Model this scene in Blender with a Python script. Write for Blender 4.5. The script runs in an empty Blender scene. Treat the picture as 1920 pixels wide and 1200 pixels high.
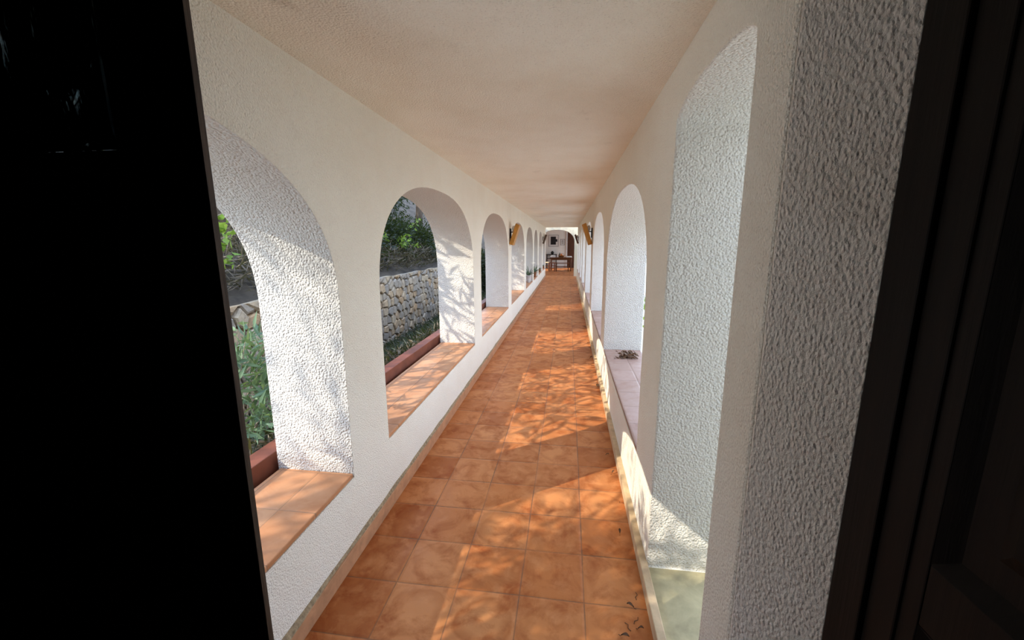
import bpy, bmesh, math, random
import numpy as np
from mathutils import Vector, Matrix, noise
random.seed(7); rng = np.random.default_rng(11)
C = bpy.context.scene.collection
PI = math.pi

# ------------------------------------------------------------------ nodes
class NT:
    def __init__(s, name):
        s.m = bpy.data.materials.new(name); s.m.use_nodes = True
        s.t = s.m.node_tree; s.t.nodes.clear()
        s.out = s.n('ShaderNodeOutputMaterial'); s.b = s.n('ShaderNodeBsdfPrincipled')
        s.t.links.new(s.b.outputs[0], s.out.inputs[0])
    def n(s, kind, **kw):
        nd = s.t.nodes.new(kind)
        for k, v in kw.items(): setattr(nd, k, v)
        return nd
    def set(s, sock, v):
        if isinstance(v, bpy.types.NodeSocket): s.t.links.new(v, sock)
        elif v is not None:
            if hasattr(sock.default_value, '__len__') and isinstance(v, (tuple, list)) and len(sock.default_value) == 4 and len(v) == 3: v = (*v, 1)
            sock.default_value = v
    def math(s, op, a, b=None, c=None, clamp=False):
        nd = s.n('ShaderNodeMath', operation=op, use_clamp=clamp)
        s.set(nd.inputs[0], a)
        if b is not None: s.set(nd.inputs[1], b)
        if c is not None: s.set(nd.inputs[2], c)
        return nd.outputs[0]
    def coord(s):
        return s.n('ShaderNodeTexCoord').outputs['Object']
    def geo(s, name='Position'):
        return s.n('ShaderNodeNewGeometry').outputs[name]
    def sep(s, v):
        nd = s.n('ShaderNodeSeparateXYZ'); s.set(nd.inputs[0], v); return nd.outputs
    def comb(s, x, y, z):
        nd = s.n('ShaderNodeCombineXYZ')
        for i, v in enumerate((x, y, z)): s.set(nd.inputs[i], v)
        return nd.outputs[0]
    def vmul(s, v, k):
        nd = s.n('ShaderNodeVectorMath', operation='MULTIPLY'); s.set(nd.inputs[0], v); nd.inputs[1].default_value = k; return nd.outputs[0]
    def noise(s, v, scale, detail=3, rough=.5, dist=0):
        nd = s.n('ShaderNodeTexNoise'); s.set(nd.inputs['Vector'], v)
        nd.inputs['Scale'].default_value = scale; nd.inputs['Detail'].default_value = detail
        nd.inputs['Roughness'].default_value = rough; nd.inputs['Distortion'].default_value = dist
        return nd.outputs['Fac']
    def vor(s, v, scale, feature='F1', out='Distance', rnd=1, smooth=None):
        nd = s.n('ShaderNodeTexVoronoi', feature=feature); s.set(nd.inputs['Vector'], v)
        nd.inputs['Scale'].default_value = scale; nd.inputs['Randomness'].default_value = rnd
        if smooth is not None: nd.inputs['Smoothness'].default_value = smooth
        return nd.outputs[out]
    def white(s, v):
        nd = s.n('ShaderNodeTexWhiteNoise'); s.set(nd.inputs['Vector'], v); return nd.outputs['Value']
    def ramp(s, f, *stops):
        nd = s.n('ShaderNodeValToRGB'); s.set(nd.inputs[0], f); e = nd.color_ramp.elements
        while len(e) < len(stops): e.new(.5)
        for i, (p, c) in enumerate(stops):
            e[i].position = p; e[i].color = (*c, 1) if len(c) == 3 else c
        return nd.outputs[0]
    def mix(s, f, a, b, mode='MIX'):
        nd = s.n('ShaderNodeMix', data_type='RGBA', blend_type=mode)
        s.set(nd.inputs[0], f); s.set(nd.inputs[6], a); s.set(nd.inputs[7], b); return nd.outputs[2]
    def remap(s, f, a, b, c=0., d=1.):
        nd = s.n('ShaderNodeMapRange'); s.set(nd.inputs[0], f)
        for i, v in enumerate((a, b, c, d)): nd.inputs[i+1].default_value = v
        return nd.outputs[0]
    def bump(s, h, strength, dist, prev=None):
        nd = s.n('ShaderNodeBump'); s.set(nd.inputs['Height'], h)
        nd.inputs['Strength'].default_value = strength; nd.inputs['Distance'].default_value = dist
        if prev is not None: s.set(nd.inputs['Normal'], prev)
        return nd.outputs[0]
    def done(s, col, rough=.8, nrm=None, spec=.3):
        s.set(s.b.inputs['Base Color'], col); s.set(s.b.inputs['Roughness'], rough)
        if nrm is not None: s.set(s.b.inputs['Normal'], nrm)
        s.b.inputs['Specular IOR Level'].default_value = spec
        return s.m

def stucco(name, size, depth, strength, col=(.875, .84, .73), dirt=.5, streak=False):
    k = NT(name); p = k.coord()
    if streak: p2 = k.vmul(p, (1, 1, .6))
    else: p2 = p
    a = k.noise(p2, size, 3, .55, .1)
    b = k.vor(p2, size*.9, 'SMOOTH_F1', smooth=.6)
    c = k.noise(p, size*3.2, 2, .5)
    hgt = k.math('ADD', k.math('MULTIPLY', a, .5), k.math('ADD', k.math('MULTIPLY', k.math('SUBTRACT', 1, b), .55), k.math('MULTIPLY', c, .12)))
    big = k.noise(p, 2.3, 5, .6)
    col1 = k.mix(k.remap(big, .42, .75, 0, dirt*.5), col, (col[0]*.84, col[1]*.77, col[2]*.68))
    pits = k.remap(a, .30, .40, dirt*.45, 0)
    col2 = k.mix(pits, col1, (.36, .29, .21))
    # sparse stains of their own
    st = k.remap(k.noise(k.vmul(p, (1.3, .8, 1.3)), 3.1, 6, .7), .63, .74, 0, .30*dirt)
    col3 = k.mix(st, col2, (.33, .24, .15))
    nr = k.bump(hgt, strength, depth)
    return k.done(col3, .92, nr, .15)

M = {}
M['wall'] = stucco('painted_plaster', 165, .008, .85)
M['wall_rough'] = stucco('rough_plaster', 125, .015, 1., (.79, .755, .68), .12)
M['wall_grey'] = stucco('grey_plaster', 180, .008, 1., (.88, .81, .71), .6, True)
M['ceiling'] = stucco('ceiling_plaster', 150, .008, .8, (.91, .865, .745), .8)

def tile(name, px, py, ox, oy, base, light, dark, grout, gw=.0036, rough=.42, stain=1.):
    k = NT(name); p = k.coord(); x, y, z = k.sep(p)
    wob = k.noise(p, 1.7, 2)
    u = k.math('DIVIDE', k.math('SUBTRACT', k.math('ADD', x, k.math('MULTIPLY', k.math('SUBTRACT', wob, .5), .010)), ox), px)
    v = k.math('DIVIDE', k.math('SUBTRACT', k.math('ADD', y, k.math('MULTIPLY', k.math('SUBTRACT', k.noise(p, 2.1, 2), .5), .012)), oy), py)
    iu, iv = k.math('FLOOR', u), k.math('FLOOR', v)
    fu, fv = k.math('SUBTRACT', u, iu), k.math('SUBTRACT', v, iv)
    du = k.math('MULTIPLY', k.math('MINIMUM', fu, k.math('SUBTRACT', 1, fu)), px)
    dv = k.math('MULTIPLY', k.math('MINIMUM', fv, k.math('SUBTRACT', 1, fv)), py)
    d = k.math('MINIMUM', du, dv)
    idv = k.comb(iu, iv, 3.7)
    r = k.white(idv); r2 = k.white(k.comb(iv, iu, 9.1))
    c = k.mix(r, base, light)
    c = k.mix(k.math('MULTIPLY', k.remap(r2, .55, 1., 0, .55), 1.), c, dark)
    # worn ring in each tile, off centre
    off = k.math('MULTIPLY', k.math('SUBTRACT', r2, .5), .25)
    ring = k.math('SQRT', k.math('ADD', k.math('POWER', k.math('SUBTRACT', fu, k.math('ADD', .5, off)), 2), k.math('POWER', k.math('SUBTRACT', fv, k.math('SUBTRACT', .5, off)), 2)))
    ring = k.math('ADD', ring, k.math('MULTIPLY', k.math('SUBTRACT', k.noise(k.n('ShaderNodeVectorMath', operation='ADD').outputs[0] if False else p, 9, 3), .5), .35))
    rr = k.ramp(ring, (.22, (0, 0, 0)), (.40, (1, 1, 1)), (.46, (.25, .25, .25)), (.75, (.7, .7, .7)))
    c = k.mix(k.math('MULTIPLY', rr, k.math('MULTIPLY', k.remap(r, .3, 1, .0, .55), stain)), c, dark)
    n1 = k.noise(p, 6.5, 6, .65, .7)
    c = k.mix(k.remap(n1, .46, .72, 0, .85*stain), c, (dark[0]*.95, dark[1]*.85, dark[2]*.75))
    n2 = k.noise(k.vmul(p, (1, 1, 1)), 11, 5, .6, .3)
    c = k.mix(k.remap(n2, .5, .75, 0, .6*stain), c, (light[0]*1.08, light[1]*1.12, light[2]*1.2))
    gm = k.remap(k.math('ADD', d, k.math('MULTIPLY', k.math('SUBTRACT', k.noise(p, 40, 2), .5), .004)), gw*.45, gw, 1, 0)
    c = k.mix(k.math('MULTIPLY', gm, k.remap(k.noise(p, 3.3, 3), .35, .6, .35, .95)), c, grout)
    hgt = k.math('MINIMUM', k.math('DIVIDE', d, .012), 1)
    nr = k.bump(hgt, .8, .0025)
    nr = k.bump(k.noise(p, 14, 3), .18, .006, nr)
    ro = k.remap(n1, .3, .8, rough-.08, rough+.2)
    return k.done(c, ro, nr, .18)

M['floor'] = tile('terracotta_floor', .277, .272, .10, 1.50, (.54, .185, .054), (.63, .262, .095), (.30, .068, .011), (.20, .10, .055))
M['sill'] = tile('terracotta_sill', .19, .275, -1.345, .53, (.52, .245, .115), (.60, .31, .16), (.42, .17, .07), (.27, .15, .085), stain=.6)  # paler than the floor tile; sunlight is put into the colour
M['sill_right'] = tile('terracotta_ledge', .19, .275, .395, .53, (.42, .27, .20), (.48, .32, .25), (.34, .19, .13), (.27, .17, .12), stain=.5)  # greyer copy of the sill tile; shade is put into the colour
def plain(name, col, rough=.6, var=.25, scale=20, bump=.0, stretch=(1, 1, 1), spec=.3, dark=None):
    k = NT(name); p = k.vmul(k.coord(), stretch)
    n = k.noise(p, scale, 5, .6, .3)
    d = dark or tuple(c*(1-var) for c in col)
    l = tuple(min(1, c*(1+var*.6)) for c in col)
    c = k.mix(k.remap(n, .3, .7), d, l)
    nr = k.bump(n, bump, .004) if bump else None
    return k.done(c, rough, nr, spec)
M['skirt_l'] = plain('terracotta_skirting', (.52, .27, .14), .5, .25, 14)
M['skirt_r'] = plain('pale_stone_skirting', (.62, .45, .27), .6, .3, 9, .3)
M['mortar'] = plain('dirty_mortar', (.36, .27, .16), .95, .5, 60, .8)
M['kerb'] = plain('oxide_red_kerb', (.20, .060, .032), .6, .3, 8, .3)
M['concrete'] = plain('mossy_concrete', (.50, .43, .25), .9, .35, 7, .6)
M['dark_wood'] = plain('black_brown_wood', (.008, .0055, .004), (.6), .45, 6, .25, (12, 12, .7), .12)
M['edge_wood'] = plain('lit_edge_lamp_wood', (.11, .07, .045), .6, .5, 20, .3, (8, 8, .6))  # lighter brown; on the door's free edge it paints the light there
M['brown_wood'] = plain('dark_brown_wood', (.085, .03, .013), .45, .4, 7, .2, (8, 8, 1))
M['table_wood'] = plain('brown_table_wood', (.16, .06, .02), .4, .4, 9, .1, (1, 8, 8))
M['red_wood'] = plain('reddish_wood', (.25, .075, .03), .4, .35, 9, .1, (8, 8, 1))
M['sconce_wood'] = plain('honey_pine', (.50, .235, .045), .5, .3, 8, .15, (8, 8, 1))
M['iron'] = plain('black_iron', (.015, .014, .013), .5, .2)
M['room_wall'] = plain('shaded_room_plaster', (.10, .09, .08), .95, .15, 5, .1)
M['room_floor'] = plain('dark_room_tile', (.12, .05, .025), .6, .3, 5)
M['far_wall'] = stucco('far_room_plaster', 70, .004, .3, (.72, .70, .65), .2)
M['spandrel'] = stucco('cream_plaster', 90, .004, .4, (.50, .45, .34), .2)
M['cloth'] = plain('white_linen', (.85, .83, .80), .9, .08, 30, .2)
M['cushion'] = plain('cream_cushion', (.75, .62, .42), .9, .12, 30, .2)
M['wicker'] = plain('brown_wicker', (.30, .12, .04), .8, .5, 60, .6)
M['orange'] = plain('orange_peel', (.75, .25, .05), .5, .2, 30)
M['green_glass'] = plain('green_bottle', (.03, .05, .02), .2, .2)
M['paper'] = plain('picture_mount', (.62, .60, .57), .9, .1, 8)
M['print_dark'] = plain('dark_print', (.012, .010, .011), .7, .3, 8)
M['print_grey'] = plain('pale_print', (.42, .40, .37), .8, .4, 14)
M['frame'] = plain('grey_picture_frame', (.16, .15, .14), .6, .2)
M['ceramic'] = plain('white_glazed_pot', (.70, .70, .69), .35, .15, 9)
M['clay'] = plain('clay_pot', (.30, .13, .06), .8, .3, 15)
M['soil'] = plain('dry_soil', (.035, .027, .018), .98, .6, 7, 1.)
M['hill'] = plain('dry_hillside', (.055, .043, .030), .98, .7, 3, 1.)
M['bounce_ground'] = plain('pale_bounce_ground', (.62, .54, .42), .95, .15, 3, .8)  # unseen ground made pale so it bounces sunlight to the ceiling
M['bark'] = plain('grey_bark', (.13, .10, .075), .95, .5, 12, .8, (1, 1, .3))
M['twig'] = plain('pale_dry_twig', (.27, .22, .16), .9, .4, 20)
M['dry'] = plain('dry_leaf', (.16, .085, .045), .8, .5, 20)
M['clump'] = plain('dry_pod', (.23, .15, .10), .9, .5, 40, .6)

def leafmat(name, a, b, trans=.35):
    k = NT(name)
    r = k.geo('Random Per Island')
    c = k.mix(r, a, b)
    k.set(k.b.inputs['Base Color'], c); k.b.inputs['Roughness'].default_value = .5; k.b.inputs['Specular IOR Level'].default_value = .35
    t = k.n('ShaderNodeBsdfTranslucent'); k.set(t.inputs[0], k.mix(.5, c, (.35, .45, .05)))
    ms = k.n('ShaderNodeMixShader'); ms.inputs[0].default_value = trans
    k.t.links.new(k.b.outputs[0], ms.inputs[1]); k.t.links.new(t.outputs[0], ms.inputs[2]); k.t.links.new(ms.outputs[0], k.out.inputs[0])
    return k.m
M['leaf_dark'] = leafmat('dark_evergreen_leaf', (.007, .013, .006), (.020, .034, .011), .1)  # near-black leaves; deep shade under the shrubs is put into this colour
M['leaf_olive'] = leafmat('olive_leaf', (.045, .065, .035), (.09, .12, .06), .2)
M['leaf_bright'] = leafmat('bright_green_leaf', (.13, .26, .03), (.30, .42, .07), .4)
M['leaf_oleander'] = leafmat('oleander_leaf', (.07, .13, .075), (.17, .26, .14), .25)
M['leaf_pot'] = leafmat('agave_leaf', (.05, .10, .05), (.13, .20, .11), .1)
M['brush'] = leafmat('dry_brush', (.055, .042, .028), (.16, .12, .078), .1)

k = NT('stone'); rnd = k.geo('Random Per Island'); p = k.coord()
c = k.ramp(rnd, (0, (.34, .30, .25)), (.35, (.43, .365, .285)), (.7, (.55, .44, .30)), (1, (.50, .33, .18)))
n1 = k.noise(p, 16, 6, .65); c = k.mix(k.remap(n1, .4, .75, 0, .7), c, (.17, .145, .12))
M['stone'] = k.done(c, .95, k.bump(n1, .9, .02), .1)
k = NT('dark_glass'); p = k.vmul(k.coord(), (34, 34, 7)); n1 = k.noise(p, 1, 5, .7, .4)
k.done((.004, .0045, .005), .2, None, .1)      # dark glass; bluish reflections imitated by see-through vertical streaks
tr = k.n('ShaderNodeBsdfTransparent'); tr.inputs[0].default_value = (.30, .38, .42, 1)
ms = k.n('ShaderNodeMixShader'); k.set(ms.inputs[0], k.remap(n1, .54, .60))
k.t.links.new(k.b.outputs[0], ms.inputs[1]); k.t.links.new(tr.outputs[0], ms.inputs[2]); k.t.links.new(ms.outputs[0], k.out.inputs[0])
M['glass'] = k.m

# ------------------------------------------------------------------ object helpers
def link(name, me, mat, parent=None):
    o = bpy.data.objects.new(name, me); C.objects.link(o)
    if mat is not None:
        for m in (mat if isinstance(mat, (list, tuple)) else [mat]): me.materials.append(m)
    if parent: o.parent = parent
    return o
def from_bm(name, bm, mat, parent=None, smooth=False, bevel=0):
    me = bpy.data.meshes.new(name)
    bmesh.ops.recalc_face_normals(bm, faces=bm.faces)
    if smooth:
        for f in bm.faces: f.smooth = True
    bm.to_mesh(me); bm.free()
    o = link(name, me, mat, parent)
    if bevel:
        md = o.modifiers.new('edge', 'BEVEL'); md.width = bevel; md.segments = 2; md.limit_method = 'ANGLE'; md.angle_limit = .6
    return o
def tag(o, label, cat, group=None, kind=None):
    o['label'] = label; o['category'] = cat
    if group: o['group'] = group
    if kind: o['kind'] = kind
    return o
def empty(name, loc=(0, 0, 0), rz=0):
    o = bpy.data.objects.new(name, None); C.objects.link(o); o.location = loc; o.rotation_euler = (0, 0, rz); o.empty_display_size = .1
    return o
def box(bm, a, b, mat=0):
    x0, y0, z0 = a; x1, y1, z1 = b
    vs = [bm.verts.new(v) for v in ((x0,y0,z0),(x1,y0,z0),(x1,y1,z0),(x0,y1,z0),(x0,y0,z1),(x1,y0,z1),(x1,y1,z1),(x0,y1,z1))]
    fs = []
    for q in ((0,3,2,1),(4,5,6,7),(0,1,5,4),(1,2,6,5),(2,3,7,6),(3,0,4,7)):
        f = bm.faces.new([vs[i] for i in q]); f.material_index = mat; fs.append(f)
    return vs
def boxes(name, lst, mat, parent=None, bevel=.003):
    bm = bmesh.new()
    for a, b in lst: box(bm, a, b)
    return from_bm(name, bm, mat, parent, bevel=bevel)
def tube(bm, pts, radii, seg=8):
    pts = [Vector(p) for p in pts]; rings = []
    for i, p in enumerate(pts):
        d = (pts[min(i+1, len(pts)-1)] - pts[max(i-1, 0)]).normalized()
        u = d.orthogonal().normalized(); v = d.cross(u)
        if rings:
            # keep frame steady
            pu = rings[-1][1]; u = (pu - d*pu.dot(d)).normalized(); v = d.cross(u)
        r = radii[i] if hasattr(radii, '__len__') else radii
        rings.append(([bm.verts.new(p + (u*math.cos(2*PI*k/seg) + v*math.sin(2*PI*k/seg))*r) for k in range(seg)], u))
    for (a, _), (b, _) in zip(rings, rings[1:]):
        for k in range(seg): bm.faces.new((a[k], a[(k+1) % seg], b[(k+1) % seg], b[k]))
    bm.faces.new(list(reversed(rings[0][0]))); bm.faces.new(rings[-1][0])
def lathe(bm, prof, seg=20, c=(0, 0, 0)):
    rings = [[bm.verts.new((c[0]+r*math.cos(2*PI*k/seg), c[1]+r*math.sin(2*PI*k/seg), c[2]+z)) for k in range(seg)] for r, z in prof]
    for a, b in zip(rings, rings[1:]):
        for k in range(seg): bm.faces.new((a[k], a[(k+1) % seg], b[(k+1) % seg], b[k]))
    bm.faces.new(list(reversed(rings[0]))); bm.faces.new(rings[-1])
def prism(bm, poly, z0, z1, mats=None):
    lo = [bm.verts.new((x, y, z0)) for x, y in poly]; hi = [bm.verts.new((x, y, z1)) for x, y in poly]
    bm.faces.new(list(reversed(lo))); bm.faces.new(hi)
    n = len(poly)
    for i in range(n):
        f = bm.faces.new((lo[i], lo[(i+1) % n], hi[(i+1) % n], hi[i]))
        if mats: f.material_index = mats[i]

# ------------------------------------------------------------------ dimensions (metres; camera stands at the origin, 1.5 m up)
XL, XR, H, TH = -.987, .389, 2.153, .393          # wall faces, ceiling, wall thickness
ZL, ZR = .425, .391                               # sill heights
SPR, APX, NEXP = 1.20, 1.89, 2.5
Y_END = 18.1
opsL = [(-.54, 1.65), (2.04, 4.23), (4.61, 6.80), (7.17, 9.34), (9.70, 11.62), (11.95, 13.50), (13.96, 15.68), (16.16, 17.74)]
opsR = [(2.11, 4.28), (4.63, 6.80), (7.17, 9.32), (9.70, 11.62), (11.95, 13.50), (13.96, 15.68), (16.16, 17.74)]

def arch_pts(y0, y1, spr, apx, n=30, ex=NEXP):
    c, w, r = (y0+y1)/2, (y1-y0)/2, apx-spr
    out = []
    for i in range(n+1):
        t = PI - PI*i/n
        cs, sn = math.cos(t), math.sin(t)
        out.append((c + w*math.copysign(abs(cs)**(2/ex), cs), spr + r*abs(sn)**(2/ex)))
    return out

def arcade(name, xin, xout, y0, y1, ops, zsill, top, label, zbase=-.25):
    """ops: (ya, yb, sill, spring, apex, exponent)"""
    bm = bmesh.new(); cache = {}
    def V(x, y, z):
        if x == xout and abs(x-(XL-TH)) < 1e-6 and y <= Y0+1e-6: y -= .29   # unseen jamb cut back at the house corner to let sun through
        key = (round(x, 4), round(y, 4), round(z, 4))
        if key not in cache: cache[key] = bm.verts.new((x, y, z))
        return cache[key]
    def F(pts, mat=0):
        vs = []
        for q in pts:
            v = V(*q)
            if v not in vs: vs.append(v)
        if len(vs) > 2:
            try: bm.faces.new(vs).material_index = mat
            except ValueError: pass
    cur = y0
    def pier(a, b, zs):
        zs = sorted(set(zs)); 
        for x in (xin, xout):
            for z0, z1 in zip(zs, zs[1:]): F([(x, a, z0), (x, b, z0), (x, b, z1), (x, a, z1)])
    edges = [(y0, None)]
    zall = sorted({zbase, top} | {o[2] for o in ops} | {o[3] for o in ops})
    bounds = [y0]
    for o in ops: bounds += [o[0], o[1]]
    bounds.append(y1)
    for i in range(0, len(bounds), 2): pier(bounds[i], bounds[i+1], zall)
    for z0, z1 in zip(zall, zall[1:]):
        for y in (y0, y1): F([(xin, y, z0), (xout, y, z0), (xout, y, z1), (xin, y, z1)])
    for ya, yb, zs, sp, ap, ex in ops:
        pts = arch_pts(ya, yb, sp, ap, 36, ex)
        below = [z for z in zall if z <= zs+1e-6]
        above = [z for z in zall if z >= sp-1e-6]
        for x in (xin, xout):
            for z0, z1 in zip(below, below[1:]): F([(x, ya, z0), (x, yb, z0), (x, yb, z1), (x, ya, z1)])
            # spandrel in two halves so the end columns keep the pier's levels
            for (a, za), (b, zb) in zip(pts, pts[1:]): F([(x, a, za), (x, b, zb), (x, b, top), (x, a, top)])
        for (a, za), (b, zb) in zip(pts, pts[1:]): F([(xin, a, za), (xin, b, zb), (xout, b, zb), (xout, a, za)], 1)
        mids = [z for z in zall if zs-1e-6 <= z <= sp+1e-6]
        for y in (ya, yb):
            for z0, z1 in zip(mids, mids[1:]): F([(xin, y, z0), (xin, y, z1), (xout, y, z1), (xout, y, z0)], 1)
        F([(xin, ya, zs), (xin, yb, zs), (xout, yb, zs), (xout, ya, zs)])
    ys = sorted(set(bounds))
    for z in (zbase, top):
        for a, b in zip(bounds, bounds[1:]): F([(xin, a, z), (xin, b, z), (xout, b, z), (xout, a, z)])
    o = from_bm(name, bm, [M['wall'], M['wall_rough']], bevel=.008)
    return tag(o, label, 'wall', kind='structure')

Y0 = .49   # where the house corner cuts the first bay
LT = [(a, b, ZL-.022, SPR, APX, NEXP) for a, b in opsL]
LT[0] = (Y0, 1.65, ZL-.022, SPR, APX, NEXP)
# ------------------------------------------------------------------ left arcade
# first bay is cut by the house corner: its far half only, so its arch is laid out over the full span
_arch_pts = arch_pts
def arch_pts(y0, y1, spr, apx, n=30, ex=NEXP):
    if abs(y0-Y0) < 1e-6:
        full = _arch_pts(-.54, 1.65, spr, apx, 60, ex)
        zz = float(np.interp(Y0, [q[0] for q in full], [q[1] for q in full]))
        return [(Y0, spr), (Y0, zz)] + [q for q in full if q[0] > Y0+.005]
    return _arch_pts(y0, y1, spr, apx, n, ex)
arcade('wall_left', XL, XL-TH, Y0-.005, Y_END, LT, ZL, H+.12, 'white plaster arcade wall of eight arches along the garden side')
RT = [(1.03, 1.70, .035, 1.93, 2.005, 2.2)] + [(a, b, ZR-.022, SPR, APX, NEXP) for a, b in opsR]
arcade('wall_right', XR, XR+TH, .855, Y_END, RT, ZR, H+.12, 'white plaster arcade wall along the right, with a narrow doorway first')

for i, (a, b) in enumerate(opsL):
    a2 = max(a, Y0)
    o = boxes('trim_%d' % (i+1), [((XL-TH+.012, a2+.002, ZL-.022), (XL-.004, b-.002, ZL))], M['sill'], bevel=.004)
    tag(o, 'terracotta tiled sill of the %s arch on the left' % ['first', 'second', 'third', 'fourth', 'fifth', 'sixth', 'seventh', 'last'][i], 'sill', kind='structure')
for i, (a, b) in enumerate(opsR):
    o = boxes('trim_%d' % (i+9), [((XR+.004, a+.002, ZR-.022), (XR+TH-.012, b-.002, ZR))], M['sill_right'], bevel=.004)
    tag(o, 'terracotta tiled ledge of the %s sill opening on the right' % ['first', 'second', 'third', 'fourth', 'fifth', 'sixth', 'last'][i], 'sill', kind='structure')

# floor, ceiling
tag(boxes('floor', [((XL-.005, .45, -.06), (XR+.005, 18.55, 0))], M['floor'], bevel=0), 'square terracotta tile floor running down the corridor', 'floor', kind='structure')
bm = bmesh.new(); nx, ny = 6, 60
o = boxes('ceiling', [((XL-TH, .45, H), (XR+TH, Y_END, H+.13))], M['ceiling'], bevel=0)
tag(o, 'low rough plastered ceiling over the corridor', 'ceiling', kind='structure')
# skirtings
tag(boxes('baseboard_left', [((XL-.002, .50, 0), (XL+.014, Y_END, .082))], M['skirt_l'], bevel=.003), 'terracotta tile skirting along the left wall', 'skirting', kind='structure')
bm = bmesh.new()
N = 240
rows = []
for i in range(N+1):
    y = .50 + (Y_END-.50)*i/N
    w = .012*max(0, noise.noise((y*3, 0, 0))+.35) + .005*noise.noise((y*17, 3, 0))
    hh = .100 + .008*noise.noise((y*5, 9, 0))
    rows.append([bm.verts.new(v) for v in ((XL-.003, y, .079), (XL+.006+max(w, 0), y, .079), (XL-.003, y, hh+.006))])
for a, b in zip(rows, rows[1:]):
    bm.faces.new((a[1], b[1], b[2], a[2])); bm.faces.new((a[0], b[0], b[1], a[1])); bm.faces.new((a[2], b[2], b[0], a[0]))
bm.faces.new(rows[0]); bm.faces.new(list(reversed(rows[-1])))
tag(from_bm('trim_20', bm, M['mortar']), 'rough dirty mortar bead above the left skirting', 'mortar', kind='structure')
tag(boxes('baseboard_right', [((XR-.032, .70, 0), (XR+.003, Y_END, .062))], M['skirt_r'], bevel=.004), 'pale worn stone skirting kerb along the right wall', 'skirting', kind='structure')
tag(boxes('trim_21', [((XR+.003, 1.02, -.1), (1.5, 1.71, .036))], M['concrete'], bevel=.004), 'mossy concrete threshold in the doorway on the right', 'threshold', kind='structure')

# ------------------------------------------------------------------ house end around the camera
YD = .62
bm = bmesh.new()
prism(bm, [(XR, .855), (XR+.02, .862), (XR+.02, 1.02), (4.0, 1.02), (4.0, YD-.04), (.545, YD-.04), (.545, .66), (.478, .70)], -.2, 2.7, [1, 0, 0, 0, 0, 0, 0, 1])
o = from_bm('wall_front', bm, [M['wall'], M['wall_grey']], bevel=.006)
tag(o, 'grey rough plaster reveal beside the dark door frame', 'wall', kind='structure')
bm = bmesh.new()
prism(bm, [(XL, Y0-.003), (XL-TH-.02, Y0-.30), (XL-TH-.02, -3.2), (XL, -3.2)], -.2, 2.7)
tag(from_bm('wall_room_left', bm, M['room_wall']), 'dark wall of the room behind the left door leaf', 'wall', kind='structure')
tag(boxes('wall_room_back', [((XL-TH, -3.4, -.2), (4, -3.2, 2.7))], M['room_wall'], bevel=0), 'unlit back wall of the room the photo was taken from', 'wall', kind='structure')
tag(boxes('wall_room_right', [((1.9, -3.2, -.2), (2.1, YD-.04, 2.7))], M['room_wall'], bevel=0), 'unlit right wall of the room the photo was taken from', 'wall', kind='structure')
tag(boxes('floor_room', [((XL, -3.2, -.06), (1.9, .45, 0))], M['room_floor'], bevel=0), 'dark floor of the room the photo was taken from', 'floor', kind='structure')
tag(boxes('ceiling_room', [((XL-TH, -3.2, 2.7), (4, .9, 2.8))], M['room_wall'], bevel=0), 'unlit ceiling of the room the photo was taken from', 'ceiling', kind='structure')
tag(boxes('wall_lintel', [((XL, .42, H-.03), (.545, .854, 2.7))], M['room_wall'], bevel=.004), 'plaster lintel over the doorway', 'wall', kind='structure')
# door frame on the right: post with a rebate
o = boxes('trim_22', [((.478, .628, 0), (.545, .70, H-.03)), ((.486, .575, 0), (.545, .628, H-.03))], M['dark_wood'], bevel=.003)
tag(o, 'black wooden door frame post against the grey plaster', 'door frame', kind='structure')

def leaf_door(name, label, W, hgt, t, mat, panels, stile, glass=None, reb=0):
    """leaf lies in local XZ, x 0..W from the free edge, y 0..t; panels (z0,z1)"""
    d = empty(name); tag(d, label, 'door', kind='structure')
    zs = [0.02] + [z for p in panels for z in p] + [hgt]
    rails = [(zs[i], zs[i+1]) for i in range(0, len(zs), 2)]
    boxes('stile', [((0, t-.010, .02), (stile, t, hgt)), ((reb, 0, .02), (stile, t-.010, hgt))] if reb else [((0, 0, .02), (stile, t, hgt))], mat, d, .002)
    boxes('stile', [((W-stile, 0, .02), (W, t, hgt))], mat, d, .003)
    for z0, z1 in rails: boxes('rail', [((stile, .001, z0), (W-stile, t-.001, z1))], mat, d, .002)
    for j, (z0, z1) in enumerate(panels):
        bm = bmesh.new()
        x0, x1 = stile, W-stile
        yb = t*.62; m1, m2 = .022, .060
        # bevelled moulding, sunk field, raised centre - same on both faces
        for sgn, yf, yk in ((1, 0.001, yb-.012), (-1, t-.001, t-yb+.012)):
            R0 = [(x0, yf, z0), (x1, yf, z0), (x1, yf, z1), (x0, yf, z1)]
            R1 = [(x0+m1, yk, z0+m1), (x1-m1, yk, z0+m1), (x1-m1, yk, z1-m1), (x0+m1, yk, z1-m1)]
            R2 = [(x0+m2, yk, z0+m2), (x1-m2, yk, z0+m2), (x1-m2, yk, z1-m2), (x0+m2, yk, z1-m2)]
            yr = yk - sgn*.008
            R3 = [(x0+m2+.02, yr, z0+m2+.02), (x1-m2-.02, yr, z0+m2+.02), (x1-m2-.02, yr, z1-m2-.02), (x0+m2+.02, yr, z1-m2-.02)]
            L = [[bm.verts.new(v) for v in r] for r in (R0, R1, R2, R3)]
            for a, b in zip(L, L[1:]):
                for q in range(4): bm.faces.new((a[q], a[(q+1) % 4], b[(q+1) % 4], b[q]))
            bm.faces.new(L[-1])
        gl = glass is not None and j == glass
        from_bm('pane' if gl else 'panel', bm, M['glass'] if gl else mat, d)
    return d
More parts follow.
